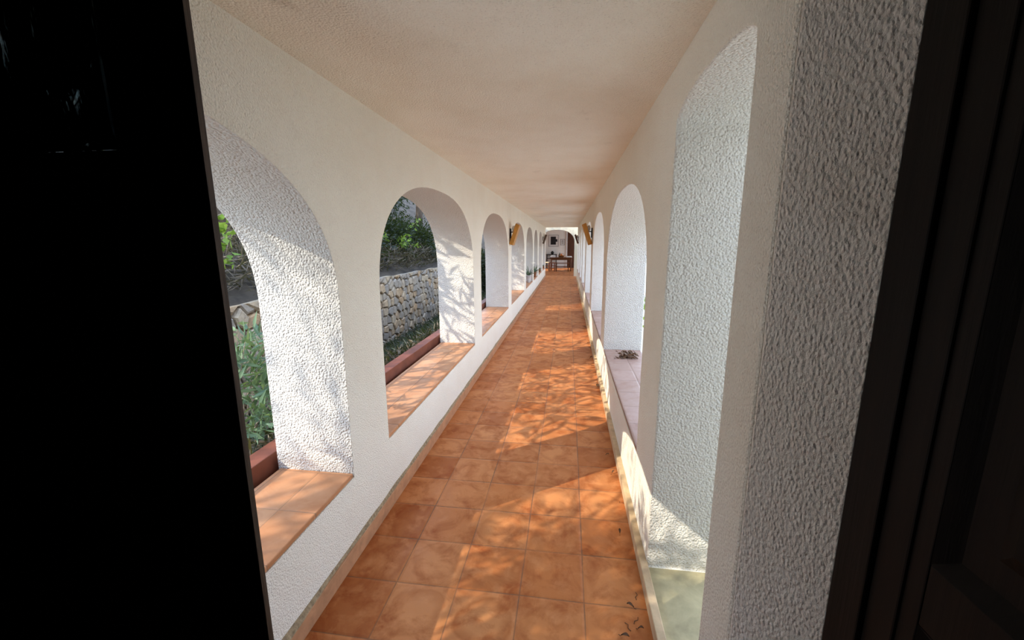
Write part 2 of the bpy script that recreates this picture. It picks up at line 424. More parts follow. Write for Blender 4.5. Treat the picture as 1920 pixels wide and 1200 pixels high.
# left leaf, shut: free edge at x=-.58
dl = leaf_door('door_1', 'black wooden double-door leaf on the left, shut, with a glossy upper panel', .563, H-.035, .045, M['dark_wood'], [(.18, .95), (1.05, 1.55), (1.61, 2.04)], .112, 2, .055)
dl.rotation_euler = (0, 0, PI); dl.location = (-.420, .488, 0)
boxes('edge', [((-.0012, .036, .02), (.0012, .0445, H-.04))], M['edge_wood'], dl, 0)  # thin lighter strip painting the corridor light on the free edge
# right leaf, open into the room
dr = leaf_door('door_2', 'black wooden panelled door leaf on the right, swung open into the room', .92, H-.04, .045, M['dark_wood'], [(.15, .98), (1.075, 1.98)], .075)
dr.rotation_euler = (0, 0, -PI/2); dr.location = (.490, .622, 0)
bm = bmesh.new(); tube(bm, [(.86, -.0, 1.03), (.86, -.05, 1.03), (.80, -.055, 1.03), (.74, -.05, 1.03)], .009, 8)
from_bm('handle', bm, M['iron'], dr, True)

# ------------------------------------------------------------------ far room
ye = 18.85
bm = bmesh.new()
ax0, ax1, wz = -1.30, .27, 2.075
pts = [(ax0 + (ax1-ax0)*(.5-.5*math.cos(PI*i/40)) , 0) for i in range(41)]
cx, hw = (ax0+ax1)/2, (ax1-ax0)/2
arch = []
for i in range(41):
    t = PI - PI*i/40; cs, sn = math.cos(t), math.sin(t)
    arch.append((cx + hw*math.copysign(abs(cs)**(2/2.3), cs), 1.50 + (wz-1.50)*abs(sn)**(2/2.3)))
def slabs(bm, quads, ya, yb):
    for q in quads:
        a = [bm.verts.new((x, ya, z)) for x, z in q]; b = [bm.verts.new((x, yb, z)) for x, z in q]
        bm.faces.new(a); bm.faces.new(list(reversed(b)))
        for i in range(4): bm.faces.new((a[i], b[i], b[(i+1) % 4], a[(i+1) % 4]))
quads = [[(-2.6, -.2), (ax0, -.2), (ax0, 2.7), (-2.6, 2.7)], [(ax1, -.2), (2.6, -.2), (2.6, 2.7), (ax1, 2.7)]]
for (xa, za), (xb, zb) in zip(arch, arch[1:]): quads.append([(xa, za), (xb, zb), (xb, 2.7), (xa, 2.7)])
slabs(bm, quads, ye, ye+.28)
bmesh.ops.remove_doubles(bm, verts=bm.verts, dist=1e-4)
tag(from_bm('wall_end', bm, M['spandrel']), 'cream end wall with a wide arch into the far room', 'wall', kind='structure')
tag(boxes('wall_far_back', [((-2.6, 25.4, -.2), (2.6, 25.6, 2.7))], M['far_wall'], bevel=0), 'pale grey back wall of the far room hung with pictures', 'wall', kind='structure')
tag(boxes('wall_far_left', [((-2.6, ye+.28, -.2), (-2.35, 21.25, 2.7)), ((-2.6, 23.2, -.2), (-2.35, 25.4, 2.7)), ((-2.6, 21.25, 2.35), (-2.35, 23.2, 2.7))], M['far_wall'], bevel=0), 'left wall of the far room with an unseen doorway opened for the sun', 'wall', kind='structure')  # opening placed and widened so sun reaches the floor and table
tag(boxes('wall_far_right', [((2.35, ye+.28, -.2), (2.6, 19.6, 2.7)), ((2.35, 24.8, -.2), (2.6, 25.4, 2.7)), ((2.35, 19.6, -.2), (2.6, 24.8, .5)), ((2.35, 19.6, 2.35), (2.6, 24.8, 2.7))], M['far_wall'], bevel=0), 'right wall of the far room', 'wall', kind='structure')  # wide unseen opening added to bring light into the room
tag(boxes('floor_far', [((-2.6, 18.55, -.06), (2.6, 25.6, -.002))], M['floor'], bevel=0), 'terracotta floor of the far room', 'floor', kind='structure')
tag(boxes('ceiling_far', [((-2.7, ye-.1, 2.7), (2.7, 25.7, 2.8))], M['far_wall'], bevel=0), 'plain ceiling of the far room', 'ceiling', kind='structure')
d3 = empty('door_3', (0, 0, 0)); tag(d3, 'dark brown wooden door at the back right of the far room', 'door', kind='structure')
boxes('panel', [((-.06, 25.345, 0), (.88, 25.385, 2.25))], M['brown_wood'], d3)
boxes('moulding', [((.02, 25.33, .15), (.38, 25.345, 1.0)), ((.44, 25.33, .15), (.80, 25.345, 1.0)), ((.02, 25.33, 1.12), (.38, 25.345, 2.1)), ((.44, 25.33, 1.12), (.80, 25.345, 2.1))], M['brown_wood'], d3, .01)
boxes('frame', [((-.14, 25.32, 0), (-.06, 25.40, 2.33)), ((.88, 25.32, 0), (.96, 25.40, 2.33)), ((-.14, 25.32, 2.25), (.96, 25.40, 2.33))], M['paper'], d3)
bm = bmesh.new(); tube(bm, [(.02, 25.33, 1.05), (.02, 25.28, 1.05), (.12, 25.275, 1.05)], .01, 8); from_bm('handle', bm, M['iron'], d3, True)

def picture(x0, x1, z0, z1, fw, mw, label, dark):
    e = empty('framed_picture', ((x0+x1)/2, 25.398, (z0+z1)/2)); tag(e, label, 'picture')
    w, h = (x1-x0)/2, (z1-z0)/2
    boxes('frame', [((-w, -.03, -h), (-w+fw, 0, h)), ((w-fw, -.03, -h), (w, 0, h)), ((-w+fw, -.03, -h), (w-fw, 0, -h+fw)), ((-w+fw, -.03, h-fw), (w-fw, 0, h))], M['frame'], e, .003)
    boxes('mount', [((-w+fw, -.018, -h+fw), (w-fw, -.004, h-fw))], M['paper'], e, 0)
    i = fw+mw
    if dark:
        bm = bmesh.new()
        box(bm, (-w+i, -.021, -h+i), (w-i-.04, -.017, h-i+.02))
        box(bm, (w-i-.08, -.022, -.06), (w-i+.05, -.0175, .10))
        from_bm('print', bm, M['print_dark'], e)
    else:
        boxes('print', [((-w+i, -.021, -h+i), (w-i, -.017, h-i))], M['print_grey'], e, 0)
picture(-1.20, -.60, 1.27, 1.97, .02, .10, 'large grey framed picture with a near-black print on the far wall', True)
picture(-.48, -.22, 1.36, 1.73, .02, .05, 'small grey framed picture beside the large dark one on the far wall', False)

# dining table group
YT = 22.6
t = empty('dining_table', (-.38, YT, 0)); tag(t, 'brown wooden dining table in the far room with white linen on top', 'table')
boxes('tabletop', [((-.60, -.42, .69), (.60, .42, .725))], M['table_wood'], t, .006)
boxes('apron', [((-.52, -.36, .59), (.52, -.335, .69)), ((-.52, .335, .59), (.52, .36, .69)), ((-.54, -.36, .59), (-.515, .36, .69)), ((.515, -.36, .59), (.54, .36, .69))], M['table_wood'], t)
for sx in (-1, 1):
    for sy in (-1, 1):
        bm = bmesh.new(); lathe(bm, [(.022, 0), (.030, .05), (.024, .12), (.036, .3), (.030, .45), (.036, .5), (.036, .69)], 12, (sx*.53, sy*.35, 0)); from_bm('leg', bm, M['table_wood'], t, True)
b = empty('bench', (-.30, YT-.62, 0)); tag(b, 'low brown wooden bench standing in front of the dining table', 'bench')
boxes('seat', [((-.36, -.15, .42), (.36, .15, .455))], M['table_wood'], b, .005)
boxes('stretcher', [((-.32, -.012, .22), (.32, .012, .27))], M['table_wood'], b)
for sx in (-1, 1):
    for sy in (-1, 1): boxes('leg', [((sx*.32-.02, sy*.12-.02, 0), (sx*.32+.02, sy*.12+.02, .42))], M['table_wood'], b)
def chair(loc, rz, label, mat, seatmat):
    c = empty('dining_chair', loc, rz); tag(c, label, 'chair', 'wooden chairs round the dining table')
    boxes('seat', [((-.20, -.20, .42), (.20, .20, .47))], seatmat, c, .012)
    for sx in (-1, 1):
        boxes('leg', [((sx*.18-.018, -.19, 0), (sx*.18+.018, -.155, .42))], mat, c)
        boxes('leg', [((sx*.18-.018, .165, 0), (sx*.18+.018, .20, .88))], mat, c)
    boxes('backrest', [((-.165, .172, .56), (.165, .192, .64)), ((-.165, .172, .74), (.165, .192, .86))], mat, c)
    boxes('stretcher', [((-.17, -.01, .18), (.17, .01, .205)), ((-.185, -.16, .24), (-.165, .17, .265)), ((.165, -.16, .24), (.185, .17, .265))], mat, c)
st = empty('stool', (-.80, YT-.58, 0), -.3); tag(st, 'reddish wooden stool at the near left corner of the dining table', 'stool')
boxes('seat', [((-.18, -.18, .43), (.18, .18, .47))], M['red_wood'], st, .01)
boxes('stretcher', [((-.15, -.155, .16), (.15, -.13, .20))], M['red_wood'], st); boxes('stretcher', [((-.15, .13, .26), (.15, .155, .30))], M['red_wood'], st)
for sx in (-1, 1):
    for sy in (-1, 1): boxes('leg', [((sx*.15-.022, sy*.14-.022, 0), (sx*.15+.022, sy*.14+.022, .43))], M['red_wood'], st)
chair((-1.22, YT+.02, 0), PI/2, 'wooden chair with cream cushion left of the dining table', M['table_wood'], M['cushion'])
chair((.52, YT+.15, 0), -PI/2, 'dark wooden chair at the right end of the dining table', M['brown_wood'], M['brown_wood'])
def folded(name, loc, sx, sy, h, label):
    bm = bmesh.new()
    n = 14; rows = []
    for layer in range(3):
        box(bm, (-sx+.012*layer, -sy+.01*layer, h*layer/3), (sx-.01*layer, sy-.014*layer, h*(layer+1)/3-.004))
    o = from_bm(name, bm, M['cloth'], bevel=.008); o.location = loc; return tag(o, label, 'linen')
folded('folded_linen', (-.82, YT-.05, .725), .14, .22, .10, 'pile of folded white linen on the left end of the dining table')
folded('folded_linen', (.06, YT-.05, .725), .15, .22, .07, 'pile of folded white linen on the right end of the dining table')
bk = empty('fruit_basket', (-.36, YT, .725)); tag(bk, 'brown wicker basket in the middle of the dining table', 'basket')
bm = bmesh.new(); lathe(bm, [(.09, 0), (.13, .03), (.16, .09), (.17, .10), (.155, .095), (.12, .04), (.02, .03)], 24); from_bm('bowl', bm, M['wicker'], bk, True)
bm = bmesh.new(); tube(bm, [(-.165, 0, .09), (-.14, 0, .16), (-.07, 0, .20), (0, 0, .21), (.07, 0, .20), (.14, 0, .16), (.165, 0, .09)], .008, 6); from_bm('handle', bm, M['wicker'], bk, True)
for i, (x, y, z) in enumerate([(-.06, -.05, .095), (.05, -.06, .095), (0, .05, .095), (-.01, -.02, .150)]):
    bm = bmesh.new(); bmesh.ops.create_uvsphere(bm, u_segments=14, v_segments=9, radius=.045)
    o = from_bm('orange', bm, M['orange'], None, True); o.location = (-.36+x, YT+y, .725+z)
    tag(o, 'orange fruit heaped in the wicker basket', 'fruit', 'oranges in the basket')
for i, (x, y) in enumerate([(-.49, .22), (-.45, .28)]):
    bm = bmesh.new(); lathe(bm, [(.03, 0), (.035, .02), (.035, .13), (.012, .19), (.012, .24)], 12)
    o = from_bm('bottle', bm, M['green_glass'], None, True); o.location = (x, YT+y, .725)
    tag(o, 'dark green bottle standing behind the basket', 'bottle', 'bottles behind the basket')
cs = empty('console_table', (-1.0, 25.15, 0)); tag(cs, 'dark console table against the far wall below the large picture', 'console')
boxes('top', [((-.32, -.2, .78), (.32, .2, .82))], M['iron'], cs)
boxes('shelf', [((-.30, -.18, .55), (.30, .18, .58))], M['iron'], cs)
for sx in (-1, 1):
    for sy in (-1, 1): boxes('leg', [((sx*.28-.02, sy*.16-.02, 0), (sx*.28+.02, sy*.16+.02, .78))], M['iron'], cs)
bm = bmesh.new(); lathe(bm, [(.05, 0), (.09, .05), (.10, .10), (.06, .16), (.05, .19)], 16); o = from_bm('vase', bm, M['iron'], None, True); o.location = (-.95, 25.12, .82); tag(o, 'squat black vase on the console below the large picture', 'vase')

# ------------------------------------------------------------------ wooden wall sconces
def sconce(x, y, side, label, mat):
    e = empty('wall_sconce', (x, y, 1.48)); tag(e, label, 'wall lamp', 'slanted wooden wall lamps in pairs')
    bm = bmesh.new()
    s = side
    prof = [(0.0, 0), (s*.062, -.02), (s*.175, .31), (s*.112, .34)]
    a = [bm.verts.new((px, -.11, pz)) for px, pz in prof]; b2 = [bm.verts.new((px, .11, pz)) for px, pz in prof]
    bm.faces.new(a); bm.faces.new(list(reversed(b2)))
    for i in range(4): bm.faces.new((a[i], b2[i], b2[(i+1) % 4], a[(i+1) % 4]))
    from_bm('board', bm, mat, e, bevel=.004)
    boxes('wall_plate', [((min(0, s*.02), -.05, .10), (max(0, s*.02), .05, .26))], M['iron'], e, .003)
    bm = bmesh.new(); tube(bm, [(s*.015, 0, .2), (s*.09, 0, .2)], .008, 8); from_bm('arm', bm, M['iron'], e, True)
    bm = bmesh.new(); lathe(bm, [(.015, 0), (.02, .03), (.028, .06), (.02, .095), (.006, .105)], 12, (s*.06, 0, .2)); from_bm('bulb', bm, M['ceramic'], e, True)
sconce(XL, 7.0, 1, 'honey wood slanted wall lamp on the left pier after the third arch', M['sconce_wood'])
sconce(XR, 7.0, -1, 'honey wood slanted wall lamp on the right wall opposite its twin', M['sconce_wood'])
sconce(XL, 15.9, 1, 'far wooden wall lamp on the left near the end of the corridor', M['edge_wood'])
sconce(XR, 15.9, -1, 'far dark wooden wall lamp on the right near the end of the corridor', M['brown_wood'])

# ------------------------------------------------------------------ foliage
def leaves_mesh(name, P, D, L, W, mat, parent=None, droop=.25, up=None):
    """diamond leaves folded along the rib. P base points (n,3), D directions, L lengths, W widths"""
    n = len(P); D = D/np.linalg.norm(D, axis=1, keepdims=True)
    if up is None: up = rng.normal(size=(n, 3))
    S = np.cross(D, up); S /= np.linalg.norm(S, axis=1, keepdims=True)+1e-9
    Nn = np.cross(S, D)
    L = L[:, None]; W = W[:, None]
    base = P; mid = P + D*L*.5 - Nn*W*.12
    a = P + D*L*.45 + S*W*.5 + Nn*W*.12; b = P + D*L*.45 - S*W*.5 + Nn*W*.12
    tip = P + D*L - Nn*L*droop*.3
    V = np.stack([base, a, tip, b, mid], 1).reshape(-1, 3)
    i = np.arange(n)*5
    F = np.concatenate([np.stack([i, i+1, i+4], 1), np.stack([i+1, i+2, i+4], 1), np.stack([i+2, i+3, i+4], 1), np.stack([i+3, i, i+4], 1)])
    me = bpy.data.meshes.new(name)
    me.vertices.add(len(V)); me.vertices.foreach_set('co', V.astype(np.float32).ravel())
    me.loops.add(len(F)*3); me.loops.foreach_set('vertex_index', F.astype(np.int32).ravel())
    me.polygons.add(len(F)); me.polygons.foreach_set('loop_start', (np.arange(len(F))*3).astype(np.int32))
    me.update(calc_edges=True); me.validate()
    return link(name, me, mat, parent)

def hill_z(x, y):
    if x > -3.15: # planting strip between kerb and stone wall
        f = (x+3.15)/(3.15-1.5)
        return -.30 + (.44+.30)*max(0, min(1, f))**1.3 + .05*noise.noise((x*1.7, y*1.7, 0))
    d = -3.15-x
    k2 = min(1, max(0, (d-.15)/.8))
    return .84 + d*.52 + k2*.22*noise.noise((x*.5, y*.5, 3)) + (.03+.07*k2)*noise.noise((x*1.6, y*1.6, 7))

def tree(name, loc, hgt, crown, nb, nl, leaf, mat, label, cat='tree', spread=.18, trunk_r=.09, group=None, cz=0, parts=('trunk', 'foliage'), fork=.45):
    """crown = (rx,ry,rz); nb clumps, nl leaves per clump, leaf=(len,width)"""
    e = empty(name, loc); tag(e, label, cat, group)
    bm = bmesh.new(); P = []; Dd = []
    top = Vector((0, 0, hgt))
    tube(bm, [(0, 0, -.25), (.03, .02, hgt*.35), (-.02, .04, hgt*.7), (0, 0, hgt)], [trunk_r*1.2, trunk_r, trunk_r*.8, trunk_r*.5], 8)
    for i in range(nb):
        v = rng.normal(size=3); v /= np.linalg.norm(v); r = rng.uniform(.35, 1)**.5
        c = np.array([0, 0, hgt+cz]) + v*r*np.array(crown)
        s = Vector((0, 0, hgt*rng.uniform(fork, .98)))
        m = (s+Vector(c))/2 + Vector(rng.normal(size=3)*.10)
        tube(bm, [s, m, c], [trunk_r*.25, trunk_r*.12, .004], 5)
        q = c + rng.normal(size=(nl, 3))*spread
        dirs = (q-c) + rng.normal(size=(nl, 3))*spread*.6 + v*spread*.5
        P.append(q); Dd.append(dirs)
    from_bm(parts[0], bm, M['bark'], e, True)
    P = np.concatenate(P); Dd = np.concatenate(Dd); n = len(P)
    L = rng.uniform(.7, 1.25, n)*leaf[0]; W = rng.uniform(.75, 1.2, n)*leaf[1]
    leaves_mesh(parts[1], P, Dd, L, W, mat, e)
    return e

# left terrain
def terrain(name, x0, x1, y0, y1, nx, ny, zf, mat, label, cat='hillside'):
    bm = bmesh.new(); g = []
    for j in range(ny+1):
        y = y0+(y1-y0)*j/ny
        g.append([bm.verts.new((x0+(x1-x0)*i/nx, y, zf(x0+(x1-x0)*i/nx, y))) for i in range(nx+1)])
    for j in range(ny):
        for i in range(nx): bm.faces.new((g[j][i], g[j][i+1], g[j+1][i+1], g[j+1][i]))
    return tag(from_bm(name, bm, mat, smooth=True), label, cat, kind='structure')
terrain('hill', -16, -3.24, -8, 30, 40, 90, hill_z, M['hill'], 'dry brown hillside above the stone wall')
terrain('planting_strip', -3.3, -1.49, -6, 18.6, 14, 120, lambda x, y: hill_z(max(x, -3.149), y), M['soil'], 'dark soil strip between the kerb and the stone wall', 'ground')
tag(boxes('ground_left', [((-3.4, -8, -.6), (-1.38, 30, -.32))], M['soil'], bevel=0), 'bare soil under the planting strip', 'ground', kind='structure')
tag(boxes('kerb', [((-1.50, -.8, -.35), (-1.405, 18.3, .497))], M['kerb'], bevel=.004), 'oxide red kerb beyond the left sills', 'kerb', kind='structure')

# dry stone retaining wall: one mesh of fitted stones
def cells(w, h, s):
    pts = []
    ny, nz = int(w/s), int(h/s*1.1)
    for j in range(-1, nz+1):
        for i in range(-1, ny+1):
            pts.append(((i+.5+(.5 if j % 2 else 0)+rng.uniform(-.36, .36))*s*1.12, (j+.5+rng.uniform(-.34, .34))*s*.9))
    P = np.array(pts); polys = []
    for k, p in enumerate(P):
        if not (-s*.6 < p[0] < w+s*.6 and -s*.6 < p[1] < h+s*.3): continue
        poly = [p+np.array(d)*s*1.6 for d in ((-1, -1), (1, -1), (1, 1), (-1, 1))]
        dd = np.linalg.norm(P-p, axis=1)
        for q in P[np.argsort(dd)[1:22]]:
            nrm = q-p; mid = (p+q)/2; new = []
            for a, b2 in zip(poly, poly[1:]+poly[:1]):
                da, db = (a-mid)@nrm, (b2-mid)@nrm
                if da <= 0: new.append(a)
                if da*db < 0: new.append(a+(b2-a)*da/(da-db))
            poly = new
            if len(poly) < 3: break
        if len(poly) >= 3: polys.append((p, poly))
    return polys
bm = bmesh.new(); YW0, YW1 = 1.2, 20.0
box(bm, (-3.62, YW0, -.5), (-3.285, YW1, .82))
for p, poly in cells(YW1-YW0, 1.30, .165):
    c = np.mean(poly, axis=0); d0 = rng.uniform(.0, .035)
    L = []
    for sc, dx in ((.93, -.06), (.90, .012+d0), (.74, .034+d0)):
        ring = []
        for q in poly:
            w = c+(q-c)*sc
            zz = -.38+w[1]; zt = .905+.03*noise.noise((w[0]*2, 0, 0))
            ring.append(bm.verts.new((-3.25+dx+.006*noise.noise((w[0]*30, w[1]*30, 0)), YW0+w[0], min(zz, zt))))
        L.append(ring)
    m = len(poly)
    for a, b2 in zip(L, L[1:]):
        for i in range(m): bm.faces.new((a[i], a[(i+1) % m], b2[(i+1) % m], b2[i]))
    bm.faces.new(L[-1]); bm.faces.new(list(reversed(L[0])))
o = from_bm('stone_retaining_wall', bm, M['stone'])
tag(o, 'dry stone retaining wall of fitted grey and tan stones below the hillside', 'stone wall', kind='structure')

# brush on the hillside above the wall: uncountable dry scrub
def scatter_stuff(name, n, xr, yr, leaf, mat, label, cat, lift=(0, .35), down=False, z=hill_z):
    P = np.zeros((n, 3)); 
    P[:, 0] = rng.uniform(*xr, n); P[:, 1] = rng.uniform(*yr, n)
    for i in range(n): P[i, 2] = z(P[i, 0], P[i, 1]) + rng.uniform(*lift)**1.0
    D = rng.normal(size=(n, 3)); D[:, 2] = np.abs(D[:, 2])*(-.4 if down else .8)
    o = leaves_mesh(name, P, D, rng.uniform(.5, 1.3, n)*leaf[0], rng.uniform(.6, 1.3, n)*leaf[1], mat)
    return tag(o, label, cat, kind='stuff')
scatter_stuff('dry_brush', 30000, (-5.8, -3.35), (1.5, 12), (.22, .015), M['brush'], 'tangle of dry brown scrub above the stone wall', 'scrub', (-.05, .35))
scatter_stuff('ground_litter', 9000, (-3.08, -1.58), (.3, 12), (.11, .022), M['brush'], 'dry leaf litter on the planting strip', 'leaf litter', (-.01, .05))
scatter_stuff('weeds', 7000, (-3.05, -1.6), (1.2, 11), (.13, .014), M['leaf_dark'], 'thin green weeds on the planting strip', 'weeds', (-.01, .10))

# dark evergreen shrubs and trees on the hill (seen through the arches)
for i, (x, y, h, c, nb) in enumerate([(-4.6, 8.2, .9, (.8, .9, .6), 80), (-5.2, 10.6, 1.1, (.9, 1.1, .8), 95), (-5.6, 6.4, .8, (.9, .9, .6), 85), (-6.3, 8.8, 1.6, (1.1, 1.3, 1.0), 100), (-8.2, 13.4, 2.6, (1.9, 1.6, 1.8), 140)]):
    tree('evergreen_shrub', (x, y, hill_z(x, y)), h, c, nb, 70, (.10, .04), M['leaf_dark'],
         ['rounded dark evergreen shrub just above the stone wall', 'dark evergreen shrub beyond the stone wall, further along', 'low dark evergreen shrub up the slope seen through the second arch', 'taller dark evergreen behind the rounded shrub', 'large dark evergreen tree at the top of the slope'][i], 'shrub', .17, .05, 'evergreens on the hillside')
for i, (x, y) in enumerate([(-4.0, 7.0), (-4.1, 8.6), (-4.0, 10.3)]):
    tree('evergreen_shrub', (x, y, hill_z(x, y)-.1), .35, (.45, .85, .35), 80, 70, (.09, .035), M['leaf_dark'], ['low dark evergreen hugging the top of the stone wall, nearest', 'low dark evergreen hugging the top of the stone wall, middle', 'low dark evergreen hugging the top of the stone wall, furthest'][i], 'shrub', .16, .04, 'evergreens on the hillside')
tree('evergreen_shrub', (-2.45, 11.9, -.1), .7, (.45, .7, .7), 90, 60, (.09, .035), M['leaf_dark'], 'dark evergreen bush in the planting strip beyond the third arch', 'shrub', .14, .04)
# trees whose crowns break up the sunlight
tree('olive_tree', (-4.5, 4.9, hill_z(-4.5, 4.9)), 1.95, (.85, 1.15, .6), 190, 80, (.10, .024), M['leaf_olive'], 'olive tree on the slope shading the third arch', 'tree', .15, .10, cz=.25)
tree('olive_tree', (-5.4, 7.3, hill_z(-5.4, 7.3)), 2.7, (1.3, 1.7, 1.1), 210, 90, (.11, .028), M['leaf_olive'], 'dense olive tree on the slope beside the fourth arch', 'tree', .17, .12, cz=.3)
tree('olive_tree', (-5.3, 11.0, hill_z(-5.3, 11.0)), 2.7, (1.3, 2.0, 1.1), 210, 90, (.11, .028), M['leaf_olive'], 'dense olive tree further along the slope', 'tree', .17, .12, cz=.3)
tree('olive_tree', (-5.4, 14.6, hill_z(-5.4, 14.6)), 2.7, (1.3, 1.7, 1.1), 200, 90, (.11, .028), M['leaf_olive'], 'dense olive tree near the end of the slope', 'tree', .17, .12, cz=.3)
tree('oleander_tree', (-3.8, 2.95, hill_z(-3.8, 2.95)), 1.62, (.42, .95, .30), 42, 8, (.25, .044), M['leaf_olive'], 'small strap-leaved tree just above the stone wall beside the second arch', 'tree', .16, .04, cz=.20, fork=.9)
tree('oleander_tree', (-3.8, 1.35, hill_z(-3.8, 1.35)), 1.70, (.42, .90, .28), 42, 8, (.25, .044), M['leaf_olive'], 'small strap-leaved tree just above the stone wall beside the first arch', 'tree', .16, .04, cz=.20, fork=.9)
tree('carob_tree', (-4.2, -1.5, hill_z(-4.2, -1.5)), 2.25, (.36, .40, .15), 52, 32, (.13, .022), M['leaf_olive'], 'small tree on the slope by the house corner', 'tree', .12, .05, cz=.10, fork=.93)
tree('carob_tree', (-7.6, -3.3, hill_z(-7.6, -3.3)), 3.0, (1.3, 1.2, .9), 15, 50, (.10, .03), M['leaf_olive'], 'thin tree higher on the slope near the house', 'tree', .16, .09, cz=.4)

# sunlit sprays
def spray(name, base, tips, leaf, mat, per, label, cat, stem=.008, woody='twig', jitter=.05):
    e = empty(name, base); tag(e, label, cat)
    bm = bmesh.new(); P = []; Dd = []
    B = Vector(base)
    for tp in tips:
        T = Vector(tp)-B; m = T*.55 + Vector((random.uniform(-.05, .05), random.uniform(-.05, .05), .10*T.length))
        tube(bm, [(0, 0, 0), m*.5, m, T], [stem, stem*.8, stem*.6, stem*.3], 5)
        d = np.array((T-m).normalized())
        for j in range(per):
            f = rng.uniform(.0, 1.0)
            q = np.array(m)*(1-f)+np.array(T)*f
            P.append(q + rng.normal(size=3)*jitter*.3); Dd.append(d*.7+rng.normal(size=3)*.8)
    from_bm('stems', bm, M[woody], e, True)
    P = np.array(P); Dd = np.array(Dd); n = len(P)
    leaves_mesh('foliage', P, Dd, rng.uniform(.7, 1.2, n)*leaf[0], rng.uniform(.8, 1.2, n)*leaf[1], mat, e)
    return e
ol = [(-1.75, 2.05, .79), (-1.75, 1.96, .97), (-1.62, 1.92, .62), (-1.8, 1.85, .85), (-1.9, 2.1, 1.0), (-1.75, 1.75, .75), (-2.0, 1.9, .9), (-1.7, 2.2, .8), (-1.85, 2.25, .65), (-1.575, 1.82, .60), (-1.95, 2.3, .95), (-2.1, 2.1, .7)]
spray('oleander_shrub', (-1.9, 2.0, .25), ol, (.115, .021), M['leaf_oleander'], 42, 'grey-green oleander shrub growing below the first left arch', 'shrub', .007, 'twig', .12)
br = [(-2.6, 2.90, 1.62), (-2.6, 2.84, 1.72), (-2.65, 2.96, 1.55), (-2.6, 2.99, 1.38), (-2.55, 2.86, 1.56), (-2.7, 2.8, 1.8), (-2.7, 3.0, 1.75), (-2.8, 2.9, 1.9), (-2.6, 2.75, 1.65)]
spray('leafy_branch_shrub', (-3.7, 2.6, .95), br, (.085, .045), M['leaf_bright'], 34, 'bright green leafy shrub overhanging the stone wall by the first arch', 'shrub', .010, 'twig', .12)
b2 = [(-3.3, 8.3, 1.55), (-3.35, 8.45, 1.66), (-3.3, 8.1, 1.50), (-3.5, 7.6, 1.62), (-3.4, 9.3, 2.05), (-3.2, 8.55, 1.45)]
spray('leafy_branch_shrub', (-4.0, 8.7, 1.25), b2, (.085, .040), M['leaf_bright'], 20, 'bright green sprig in front of the dark evergreens in the second arch', 'shrub', .009, 'twig', .10)

# ------------------------------------------------------------------ right garden
terrain('terrace', .78, 40, -12, 40, 40, 50, lambda x, y: -.12 + .04*noise.noise((x*.4, y*.4, 0)) - .02*max(0, x-3), M['bounce_ground'], 'unseen terrace on the right of the corridor, kept pale to bounce light', 'terrace')
for i, (x, y) in enumerate([(7.5, 4.0), (9.0, 9.5), (8.0, 16.0)]):
    tree('garden_shrub', (x, y, -.15), .7, (.9, .9, .6), 60, 70, (.10, .04), M['leaf_olive'], ['rounded garden shrub on the terrace opposite the doorway', 'second garden shrub on the terrace', 'garden shrub on the terrace near the far room'][i], 'shrub', .17, .04, 'garden shrubs on the terrace')
sp = [(.83, 4.55, .94), (.84, 4.58, .88), (.95, 4.5, 1.0), (1.0, 4.3, .85), (1.1, 4.5, .9)]
e = spray('leafy_plant', (1.05, 4.5, -.13), sp, (.07, .042), M['leaf_bright'], 9, 'green leafy plant peeping in behind the second right pier', 'plant', .006, 'twig', .04)

# ------------------------------------------------------------------ small things
# clump of dry pods and curled leaves on the ledge
e = empty('dry_leaf_clump', (.60, 3.98, ZR)); tag(e, 'clump of dry curled leaves and pods on the right ledge', 'dry leaves')
bm = bmesh.new()
for i in range(26):
    a, r, z = random.uniform(0, 2*PI), random.uniform(0, .085), random.uniform(.012, .05)
    m = Matrix.Translation((r*math.cos(a)*1.1, r*math.sin(a)*.8, z)) @ Matrix.Rotation(random.uniform(0, 3), 4, Vector((random.random(), random.random(), random.random())).normalized()) @ Matrix.Diagonal((random.uniform(.018, .036), random.uniform(.010, .018), random.uniform(.006, .012), 1))
    bmesh.ops.create_icosphere(bm, subdivisions=2, radius=1, matrix=m)
from_bm('pods', bm, M['clump'], e, True)
n = 60; P = np.stack([rng.normal(size=n)*.05, rng.normal(size=n)*.035, rng.uniform(.004, .06, n)], 1); D = rng.normal(size=(n, 3)); D[:, 2] *= .5
leaves_mesh('curled_leaves', P, D, rng.uniform(.03, .07, n), rng.uniform(.012, .025, n), M['dry'], e)
